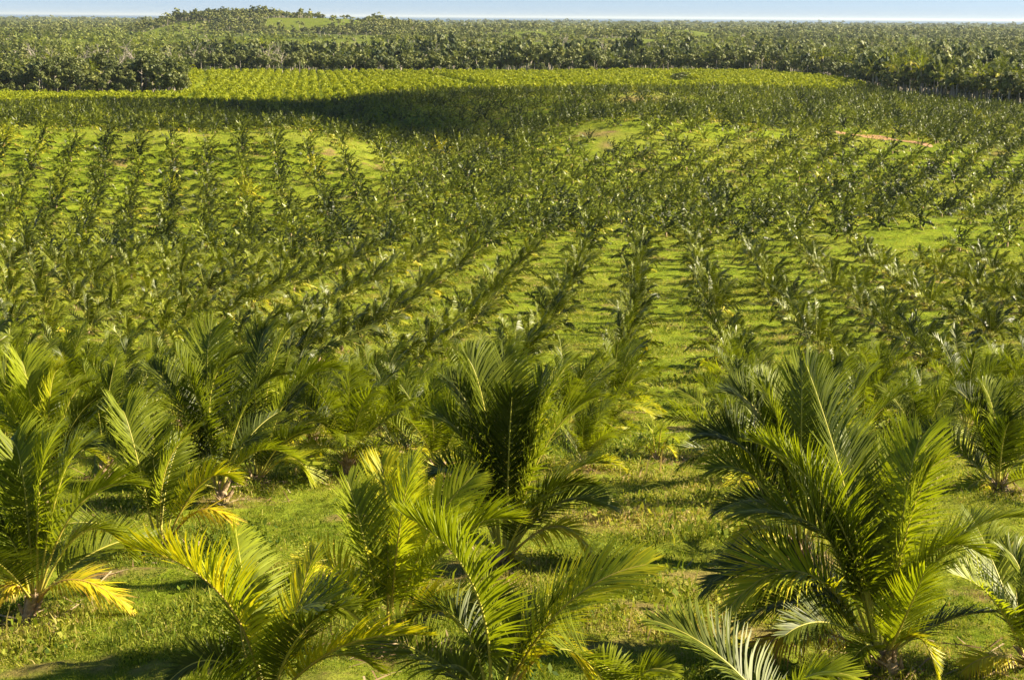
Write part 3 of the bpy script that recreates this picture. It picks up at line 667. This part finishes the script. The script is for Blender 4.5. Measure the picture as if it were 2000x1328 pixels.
def tree_kind(seed, h, rad, trunk, clumps, per, size, dt=0):
    rng = np.random.default_rng(1200 + seed)
    c = crown_cloud(rng, trunk, h, rad, clumps, per, size)
    c.T = [t + dt for t in c.T]
    return limbs(rng, trunk + (h - trunk) * .45, rad, .22 + h * .008, 4), c
TREES = [tree_kind(i, h, r_, t, 15, 34, .62, d) for i, (h, r_, t, d) in enumerate([(15, 4.2, 6.5, 0), (18, 4.6, 9, -.08), (12, 4.5, 3.5, .05), (13, 3.4, 5, .12), (17, 5.2, 7, .02), (9, 4, 2, -.12), (14, 3, 7.5, .18), (11, 5.2, 3.2, -.05)])]
BARE_T = [limbs(np.random.default_rng(60 + i), 8 + i, 6.5, .38, 6, bare=True) for i in range(3)]
def wild_palm(seed):
    rng = np.random.default_rng(1500 + seed); h = rng.uniform(6, 10)
    c = crown_geo(rng, 15, h, 16, 1, 1.1, .11, 1.55, True, .15, m=9)
    for q in c.T: q += .02
    zs = np.linspace(-.4, h, 8); V, F = tube(np.stack([.15 * np.sin(zs * .4), .1 * np.cos(zs * .5), zs], -1), np.linspace(.28, .18, 8), 6); g = Geo(); g.add(V, F, .4)
    return g, c
WILD = [wild_palm(i) for i in range(4)]
T_M = [(a.mesh('trunk', [M_PALE if i in (0, 1, 6) else M_BARK]), b.mesh('crown', [M_TREE])) for i, (a, b) in enumerate(TREES)]
W_M = [(a.mesh('trunk', [M_BARK]), b.mesh('crown', [M_PALM, M_RIB])) for a, b in WILD]
B_M = [a.mesh('branches', [M_PALE]) for a in BARE_T]
def merged(pair, mats=(0, 1)):
    g = Geo()
    for k, a in enumerate(pair):
        V, F, T, M = a.arrays(); g.add(V, F, T, 0); g.M[-1] = np.full(len(F), mats[k], np.int32)
    return g.arrays()
trng = np.random.default_rng(91)
def zone_points(pxa, pxb, ra, rb, n):
    a = trng.uniform(pxa, pxb, n); 
    lo, hi = (np.full(n, v) if np.isscalar(v) else v(a) for v in (ra, rb))
    y = np.sqrt(lo ** 2 + (hi ** 2 - lo ** 2) * trng.random(n))
    return np.stack([(a - 1000) / FPX * y * math.cos(PITCH), y], -1), a
def thin(P, dmin):
    keep = []
    for p in P:
        if all((p[0] - q[0]) ** 2 + (p[1] - q[1]) ** 2 > dmin * dmin for q in keep): keep.append(p)
    return np.array(keep)

def plant(name, cat, label, group, P, table, scale, crownname='crown'):
    for p in P:
        z = float(ground(np.array([p[0]]), np.array([p[1]]))[0])
        e = table[int(trng.integers(len(table)))]; s = trng.uniform(*scale)
        if isinstance(e, tuple):
            r_ = obj(name, None, None, (p[0], p[1], z)); obj('trunk', e[0], r_); obj(crownname, e[1], r_)
        else: r_ = obj(name, e, None, (p[0], p[1], z))
        r_.rotation_euler.z = trng.uniform(0, 6.28) if name != 'wild_palm' else trng.uniform(-.6, .6); r_.scale = (s, s, s * trng.uniform(.9, 1.12)); tag(r_, label(p) if callable(label) else label, cat, group)
# dark stand beside the orchard
P, _ = zone_points(-40, 352, 742, 800, 800); P = thin(P, 5.0)[:95]
plant('broadleaf_tree', 'tree', 'tall pale-trunked tree in the dark stand at the corner of the yellow-green orchard', 'trees of the dark stand', P, [T_M[i] for i in (0, 1, 2, 4, 6, 3, 7)], (.65, 1.25))
P, _ = zone_points(-40, 352, 737, 745, 200); P = thin(P, 4.5)[:32]
plant('shrub', 'shrub', 'low leafy shrub at the foot of the dark tree stand', 'shrubs of the dark stand', P, [T_M[5], T_M[7], T_M[3]], (.4, .8))
# belt behind the orchard
P, _ = zone_points(365, 1640, lambda a: wood_edge(a) + 4, lambda a: wood_edge(a) + 24, 1500); P = thin(P, 5.6)[:130]
plant('broadleaf_tree', 'tree', 'tree at the front of the dark wood behind the yellow-green orchard', 'trees of the wood edge', P, [T_M[i] for i in (0, 2, 3, 4, 5, 5, 7, 2)], (.75, 1.15))
# woods on the right of the palms
P, _ = zone_points(1650, 2060, lambda a: wood_edge(a) + 4, lambda a: wood_edge(a) + 55, 900); P = thin(P, 6.0)[:75]
plant('broadleaf_tree', 'tree', 'grey-green tree in the wood bordering the coconut palms', 'trees of the bordering wood', P, [T_M[i] for i in (2, 3, 6, 6, 7, 0)], (.6, .95))
for a, b, c, nn in ((1700, 2040, 7, 44), (1030, 1640, 8, 14)):
    P, _ = zone_points(a, b, lambda q: wood_edge(q) + 5, lambda q: wood_edge(q) + 60, 300); P = thin(P, c)[:nn]
    plant('wild_palm', 'palm', 'tall wild palm standing among the trees of the ' + ('bordering wood' if a == 1700 else 'belt behind the orchard'), 'wild palms in the woods', P, W_M, (.85, 1.3))
P = np.array([[(a - 1000) / FPX * d * .98, d] for a, d in ((92, 905), (132, 940), (150, 900), (255, 960), (372, 1090), (405, 1120), (545, 1050), (520, 1062), (190, 1080), (335, 1010), (1095, 1700), (1900, 800), (1930, 760), (1965, 830), (60, 980), (225, 905), (300, 880), (455, 1180), (610, 1230), (700, 1300), (835, 1120), (930, 1210), (1180, 1150), (1270, 1400), (1420, 1110), (1560, 1010), (1700, 860), (1790, 770), (1855, 900), (240, 1250), (410, 1350))])
plant('bare_tree', 'tree', 'pale leafless tree with spreading branches rising out of the woods', 'bare trees', P, B_M, (.9, 1.25))
P = np.array([[(a - 1000) / FPX * 2950 * .98, 2950] for a in (612, 646, 661, 713)])
plant('hilltop_tree', 'tree', 'lone tree standing on the bare crest of the far hill', 'trees on the hill crest', P, [T_M[6], T_M[1]], (.45, .6))
# lone dark shrubs in the orchard
for pxx, pyy, s in ((1326, 160, 1.0), (1352, 162, .55)):
    h_ = hit(pxx, pyy + 6); r_ = obj('shrub', None, None, h_); obj('trunk', T_M[7][0], r_); obj('crown', T_M[7][1], r_); r_.scale = (s * 1.15, s, s * .55)
    tag(r_, 'dark round shrub alone in the yellow-green orchard' if s == 1 else 'smaller dark shrub beside the round one in the orchard', 'shrub')

# far woods: one mass to the horizon
def lod_tree(seed, h, rad, t, n, size, dt, trunk=True):
    rng = np.random.default_rng(1700 + seed); g = crown_cloud(rng, t, h, rad, max(4, n // 9), 9, size)
    for q in g.T: q += dt
    if trunk: V, F = tube([(0, 0, -1), (.2, 0, t + 1)], [.3, .2], 4); g.add(V, F, .5, 1)
    return g.arrays()
LOD = [lod_tree(i, h, r_, t, 72, 1.15, d) for i, (h, r_, t, d) in enumerate([(13, 4.2, 5, 0), (15, 4.6, 6.5, -.05), (10, 4.5, 3, .06), (12, 3.2, 6, .18), (14, 5, 5, 0), (8, 4, 1.6, -.1)])]
LOW = [lod_tree(20 + i, 5.5, 3.2, .8, 36, 1.2, (.10, .16, .22)[i], False) for i in range(3)]
FARL = [lod_tree(30 + i, h, 5.5, 2, 36, 2.0, d, False) for i, (h, d) in enumerate([(12, 0), (14, -.06), (10, .1), (11, .2)])]
def wild_lod(seed):
    rng = np.random.default_rng(1900 + seed); g = crown_geo(rng, 12, 8, 7, 1, 1.2, .2, 1.5, False, .15, m=7)
    for q in g.T: q *= .6
    return g.arrays()
LODW = [wild_lod(i) for i in range(3)]
VAR = LOD + LOW + FARL                                   # 0-5 trees, 6-8 low, 9-12 far
pts, which, sca = [], [], []
def add_far(n, ra, rb, pick, dens=None, pxr=(-500, 2500)):
    a = trng.uniform(*pxr, n); y = np.exp(trng.uniform(math.log(ra), math.log(rb), n))
    x = (a - 1000) / FPX * y * math.cos(PITCH)
    k = y > wood_edge(a) + 8
    for c0, c1, c2, c3 in ((965, 1075, 2600, 2850), (1125, 1280, 1900, 2130), (1385, 1430, 2700, 3100)): k &= ~((a > c0) & (a < c1) & (y > c2) & (y < c3))
    k &= ~((np.exp(-((x + 365) / 95) ** 2 - ((y - 2880) / 200) ** 2) > .35) & (trng.random(n) < .95))
    k &= ~((np.abs(x + 50) < 560) & (y > 7000) & (y < 8200))
    k &= ~clearing(x, y) | (trng.random(n) < .10)
    a, x, y = a[k], x[k], y[k]
    w, s = pick(a, x, y)
    ok = w >= 0
    pts.append(np.stack([x, y], -1)[ok]); which.append(w[ok]); sca.append(s[ok])
def pick_near(a, x, y):
    m = len(a); nz = vnoise(x / 70 + 40, y / 120, 12) * .6 + vnoise(x / 22, y / 40, 13) * .4
    lowzone = (a < 720) & (y > 1650) | (y > 1450) & (nz > .5)
    belt = y < wood_edge(a) + np.where(a < 360, 90, 330)
    low = (lowzone & ~belt) | ((a < 360) & (y > 840) & (nz > .56))
    w = np.where(low, trng.integers(6, 9, m), trng.integers(0, 6, m))
    s = trng.uniform(.7, 1.15, m) * np.where(low, .95, np.where(belt, 1.0, .78))
    s = s * np.where((trng.random(m) < .07) & ~low & (y > 950), 1.4, 1.0)
    return w, s
add_far(19000, 560, 2000, pick_near)
def pick_mid(a, x, y):
    m = len(a); nz = vnoise(x / 120 + 9, y / 300, 14) * .65 + vnoise(x / 45, y / 90, 15) * .35
    hillz = np.exp(-((x + 480) / 260) ** 2 - ((y - 3000) / 330) ** 2) > .4
    low = ((a < 720) & (y < 2550) & ~((a < 130) & (nz > .35))) | (nz > .55) & ~hillz
    w = np.where(low, trng.integers(6, 9, m), np.where(y > 3500, trng.integers(9, 13, m), trng.integers(0, 6, m)))
    s = trng.uniform(.75, 1.2, m) * np.where(low, 1.25, np.where(hillz, 1.15, .9))
    return w, s
add_far(15000, 2000, 4500, pick_mid)
add_far(3500, 2650, 3250, lambda a, x, y: (np.where(np.exp(-((x + 520) / 300) ** 2) > .2, trng.integers(0, 6, len(a)), -1), trng.uniform(.7, 1.1, len(a))), pxr=(250, 850))
add_far(7000, 4500, 13000, lambda a, x, y: (np.where(vnoise(x / 300, y / 900, 4) > .3, trng.integers(9, 13, len(a)), -1), trng.uniform(.7, 1.2, len(a)) * (y / 5000) ** .3))
FP = np.concatenate(pts); FW = np.concatenate(which); FS = np.concatenate(sca)
FZ = ground(FP[:, 0], FP[:, 1])
S3 = np.stack([FS, FS, FS * trng.uniform(.6, 1.25, len(FS)) * (.75 + .5 * vnoise(FP[:, 0] / 60, FP[:, 1] / 60, 71))], -1)
S3[:, :2] *= np.clip((FP[:, 1] / 1400) ** .45, 1, 2.2)[:, None]
patch = (vnoise(FP[:, 0] / 40, FP[:, 1] / 60, 22) - .5) * .35 + .05
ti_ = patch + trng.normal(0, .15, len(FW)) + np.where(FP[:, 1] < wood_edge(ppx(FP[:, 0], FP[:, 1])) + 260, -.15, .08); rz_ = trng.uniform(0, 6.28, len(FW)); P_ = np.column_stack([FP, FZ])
lw = (FW >= 6) & (FW <= 8)
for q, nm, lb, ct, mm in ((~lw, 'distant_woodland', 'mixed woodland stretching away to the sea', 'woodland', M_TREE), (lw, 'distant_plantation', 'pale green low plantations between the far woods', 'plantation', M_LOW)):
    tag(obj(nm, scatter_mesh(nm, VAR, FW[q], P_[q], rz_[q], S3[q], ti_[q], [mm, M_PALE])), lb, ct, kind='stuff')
k = (FP[:, 1] < 2200) & (trng.random(len(FP)) < .10)
o = obj('distant_palm_woodland', scatter_mesh('distant_palm_woodland', LODW, trng.integers(0, 3, int(k.sum())), np.column_stack([FP[k] + 2.5, FZ[k]]), trng.uniform(-.6, .6, int(k.sum())), trng.uniform(.8, 1.25, int(k.sum())), trng.normal(0, .06, int(k.sum())), [M_PALM, M_RIB]))
tag(o, 'wild palms scattered through the distant woodland', 'palms', kind='stuff')

# ------------------------------------------------------------------ orchard of round bushes
def bush(seed):
    rng = np.random.default_rng(2100 + seed); g = crown_cloud(rng, .25, 3.2, 2.15, 9, 13, .46)
    return g
BUSH = [bush(i) for i in range(6)]
orng = np.random.default_rng(55)
OX, OY, OI, OJ = lattice(-7.5, 5.5, 5.2, -60, 600, .4, 560, 1100, orng, False)
op = ppx(OX, OY)
k = (OY > orchard_edge(op) + 7) & (OY < wood_edge(op) - 5) & (op > -450) & (op < 1690)
opx, opy = scr(OX, OY)
k &= ~(np.abs(opx - np.interp(opy, [150, 176], [832, 950])) < 22) | (opy < 150) | (opy > 177)      # grassy track
k &= ~(np.abs(op - np.interp(OY, [640, 900], [352, 392])) < 6)
k &= ~(((opx - 1330) / 40) ** 2 + ((opy - 163) / 6) ** 2 < 1)
OX, OY, OI, OJ = OX[k], OY[k], OI[k], OJ[k]; OZ = gz(OX, OY); op = ppx(OX, OY)
vis = (op > -30) & (op < 2030)
oo = np.argsort(OY + 1e6 * ~vis); one, many = oo[:300], oo[300:]
B_ME = [b.mesh('orchard_tree', [M_ORCH]) for b in BUSH]
for q in one:
    r_ = obj('orchard_tree', B_ME[int(orng.integers(6))], None, (OX[q], OY[q], OZ[q])); s = orng.uniform(.85, 1.15); r_.scale = (s, s, s * orng.uniform(.85, 1.1)); r_.rotation_euler.z = orng.uniform(0, 6.28)
    tag(r_, 'round yellow-green orchard tree in the rows nearest the coconut palms', 'tree', 'orchard trees')
s = orng.uniform(.85, 1.15, len(many))
o = obj('orchard', scatter_mesh('orchard', [b.arrays() for b in BUSH], orng.integers(0, 6, len(many)), np.stack([OX, OY, OZ], -1)[many], orng.uniform(0, 6.28, len(many)), s, orng.normal(0, .08, len(many)), [M_ORCH]))
tag(o, 'far rows of the yellow-green orchard', 'orchard', kind='stuff')
print('orchard', len(OX), 'woods', len(FW))

# ------------------------------------------------------------------ dirt track on the far slope
m_dirt = bark_mat('dirt_track', (.46, .22, .10), (.60, .33, .17), .6)
cl = np.array([hit(a, b) for a, b in ((1622, 258), (1650, 262), (1685, 266), (1720, 270), (1755, 275), (1790, 280), (1820, 286))])
tt = np.linspace(0, len(cl) - 1, 40); C = np.stack([np.interp(tt, np.arange(len(cl)), cl[:, k]) for k in range(2)], -1)
w = 5.2 * (1 + .3 * (vnoise(tt, tt * 0, 9) - .5)) * np.minimum(1, np.minimum(tt, tt[-1] - tt) * 3 + .3)
nc = 7; VV = []
for j in np.linspace(-1, 1, nc):
    X = C[:, 0] + .12 * j * w; Y = C[:, 1] + j * w; VV.append(np.stack([X, Y, gz(X, Y) + .06], -1))
V = np.concatenate(VV); i = np.arange(39)
F = np.concatenate([np.stack([i + a * 40, i + 1 + a * 40, i + 1 + (a + 1) * 40, i + (a + 1) * 40], -1) for a in range(nc - 1)])
tag(obj('dirt_track', mesh('dirt_track', V, F, None, m_dirt)), kind='structure')

# ------------------------------------------------------------------ grass and weeds of the near slope
def tuft(seed, n, up):
    rng = np.random.default_rng(2500 + seed); g = Geo()
    P = np.column_stack([rng.normal(0, .95, (n, 2)), rng.uniform(.03, .6, n)])
    N = nrm(rng.normal(0, 1, (n, 3)) + np.array([0, 0, up])); V, F = quads(P, N, rng.uniform(.08, .21, n), rng)
    g.add(V, F, np.repeat(rng.normal(.42, .13, n), 4), 0)
    return g.arrays()
def blades(seed, n):
    rng = np.random.default_rng(2600 + seed); g = Geo()
    b = np.column_stack([rng.normal(0, .8, (n, 2)), np.zeros(n)]); d = nrm(np.column_stack([rng.normal(0, .6, (n, 2)) + [.25, 0], np.ones(n)])); L = rng.uniform(.6, 1.2, n)
    side = nrm(np.column_stack([rng.normal(0, 1, (n, 2)), np.zeros(n)])) * .05
    m1 = b + d * (L * .55)[:, None]; e = b + nrm(d + np.column_stack([d[:, :2] * 1.2, np.zeros(n)])) * L[:, None]
    V = np.stack([b - side, b + side, m1 + side * .8, m1 - side * .8, e + side * .1, e - side * .1], 1); i = (np.arange(n) * 6)[:, None]
    F = np.concatenate([i + np.array([[0, 1, 2, 3]]), i + np.array([[3, 2, 4, 5]])])
    g.add(V.reshape(-1, 3), F, np.repeat(rng.normal(.5, .12, n), 6), 0); return g.arrays()
TUFT = [tuft(i, 17, .5) for i in range(4)] + [blades(i, 11) for i in range(4)]
grng = np.random.default_rng(3)
NG = 115000
a = grng.uniform(-260, 2260, NG); y = np.exp(grng.uniform(math.log(23), math.log(185), NG)); x = (a - 1000) / FPX * y * .98
y2 = np.exp(grng.uniform(math.log(165), math.log(430), 42000)); a2 = grng.uniform(-150, 2150, 42000); x = np.concatenate([x, (a2 - 1000) / FPX * y2 * .98]); y = np.concatenate([y, y2]); NG = len(x)
cover = vnoise(x / 1.6, y / 1.6, 33) * .5 + vnoise(x / 5, y / 5, 34) * .5
k = (cover > .10 + .18 * grng.random(NG)) & (soil(x, y) < .25 + .75 * grng.random(NG) ** 2); x, y, cover = x[k], y[k], cover[k]
s = .185 * (y / 40) ** .7 * grng.uniform(.55, 1.25, len(x)) * np.clip((cover - .25) * 2.6, .5, 1.35)
sz = s * grng.uniform(.6, 1.5, len(x)) * np.interp(y, [30, 90, 230, 430], [1.45, .95, .7, .5])
wd = grng.random(len(x)) < .06 * (vnoise(x / 4, y / 4, 37) > .42)
s = np.where(wd & (y < 120), s * 2.3, s); sz = np.where(wd & (y < 120), sz * 1.9, sz); wt = np.where(wd, -.16, 0)
o = obj('grass', scatter_mesh('grass', TUFT, grng.integers(0, 8, len(x)), np.stack([x, y, gz(x, y)], -1), grng.uniform(0, 6.28, len(x)), np.stack([s, s, sz], -1), wt + (vnoise(x / 3, y / 3, 35) - .5) * .6 + grng.normal(0, .16, len(x)), [M_GRASS]))
tag(o, 'grass and low weeds between the palms', 'grass', kind='stuff')

# ------------------------------------------------------------------ sun, sky, cloud, air
EL, AZS = R(32), R(5)                                   # sun height; angle from +X towards +Y
sdir = np.array([math.cos(EL) * math.cos(AZS), math.cos(EL) * math.sin(AZS), math.sin(EL)])
sd = bpy.data.lights.new('sun', 'SUN'); sd.energy = 5.0; sd.angle = R(.5); sd.color = (1, .88, .64)
so = bpy.data.objects.new('sun', sd); COL.objects.link(so); so.rotation_euler = Vector(sdir).to_track_quat('Z', 'Y').to_euler()
w = bpy.data.worlds.new('World'); sc.world = w; w.use_nodes = True
nt = w.node_tree; bg = nt.nodes['Background']; sky = nt.nodes.new('ShaderNodeTexSky'); sky.sky_type = 'NISHITA'; sky.sun_disc = False
sky.sun_elevation = EL; sky.sun_rotation = R(90) - AZS; sky.air_density = 1.0; sky.dust_density = .1; sky.ozone_density = 3.0
tcw = nt.nodes.new('ShaderNodeTexCoord'); sep = nt.nodes.new('ShaderNodeSeparateXYZ'); nt.links.new(tcw.outputs['Generated'], sep.inputs[0])
mr = nt.nodes.new('ShaderNodeMapRange'); mr.interpolation_type = 'SMOOTHSTEP'; mr.inputs[1].default_value = .22; mr.inputs[2].default_value = 0; nt.links.new(sep.outputs[2], mr.inputs[0])
mu = nt.nodes.new('ShaderNodeMix'); mu.data_type = 'RGBA'; mu.blend_type = 'MULTIPLY'; nt.links.new(mr.outputs[0], mu.inputs[0]); nt.links.new(sky.outputs[0], mu.inputs[6]); mu.inputs[7].default_value = (.80, 1.10, 1.90, 1)
nt.links.new(mu.outputs[2], bg.inputs[0]); bg.inputs[1].default_value = .037

# a cloud high over the land beside the view; its shade falls across the middle of the palms
m_cl, nt, out = nodes('cloud_white'); p = nt.nodes.new('ShaderNodeBsdfPrincipled'); p.inputs['Base Color'].default_value = (.85, .85, .85, 1); p.inputs['Roughness'].default_value = 1; nt.links.new(p.outputs[0], out.inputs[0])
def ico(c, r, n1=14, n2=22):
    th = np.linspace(0, math.pi, n1); ph = np.linspace(0, 2 * math.pi, n2 + 1)[:-1]
    d = np.stack([np.outer(np.sin(th), np.cos(ph)), np.outer(np.sin(th), np.sin(ph)), np.outer(np.cos(th), np.ones(n2))], -1)
    bump = 1 + .16 * np.sin(d[..., 0] * 7 + c[0]) * np.sin(d[..., 1] * 6 + c[1]) + .1 * np.sin(d[..., 2] * 9 + c[2])
    V = (np.asarray(c) + d * bump[..., None] * np.asarray(r)).reshape(-1, 3)
    i = np.arange(n1 - 1)[:, None] * n2; j = np.arange(n2)[None]; j2 = (j + 1) % n2
    return V, np.stack([i + j, i + n2 + j, i + n2 + j2, i + j2], -1).reshape(-1, 4)
g = Geo(); H = 2600.
for bp, bd, rx, ry in ((235, 615, 34, 28), (330, 612, 36, 32), (430, 600, 36, 42), (540, 560, 38, 72), (630, 520, 36, 98), (710, 492, 28, 96), (775, 470, 26, 80), (850, 462, 20, 70)):
    c = np.array([(bp - 960) / FPX * bd, bd, 10.]) + sdir * (H / sdir[2]); V, F = ico(c, (rx, ry, 16)); g.add(V, F, 0)
tag(obj('cloud', g.mesh('cloud', [m_cl], True)), 'white cloud whose shade lies across the middle palms', 'cloud', kind='stuff')

# air between here and the sea
m_hz = bpy.data.materials.new('haze_air'); m_hz.use_nodes = True; nt = m_hz.node_tree; nt.nodes.clear(); out = nt.nodes.new('ShaderNodeOutputMaterial')
pv = nt.nodes.new('ShaderNodeVolumePrincipled'); pv.inputs['Color'].default_value = (.80, .90, 1, 1); pv.inputs['Density'].default_value = 2.2e-5; pv.inputs['Anisotropy'].default_value = .2
nt.links.new(pv.outputs[0], out.inputs['Volume'])
x1, y1, y2, z1, z2 = 160000, -60, 165000, -4, 95
V = np.array([(a, b, c) for c in (z1, z2) for a, b in ((-x1, y1), (x1, y1), (x1, y2), (-x1, y2))], float)
F = np.array([[3, 2, 1, 0], [4, 5, 6, 7], [0, 1, 5, 4], [1, 2, 6, 5], [2, 3, 7, 6], [3, 0, 4, 7]])
tag(obj('haze', mesh('haze', V, F, None, m_hz)), 'thin blue air over the far land', 'haze', kind='stuff')

# ------------------------------------------------------------------ output
vs = sc.view_settings; vs.view_transform = 'Standard'; vs.look = 'None'; vs.gamma = 1; vs.exposure = 1.5
sc.cycles.max_bounces = 6; sc.cycles.diffuse_bounces = 2; sc.cycles.glossy_bounces = 2; sc.cycles.transmission_bounces = 4; sc.cycles.volume_bounces = 0; sc.cycles.transparent_max_bounces = 4
sc.cycles.use_denoising = True; sc.cycles.denoiser = 'OPENIMAGEDENOISE'; sc.cycles.denoising_input_passes = 'RGB_ALBEDO_NORMAL'
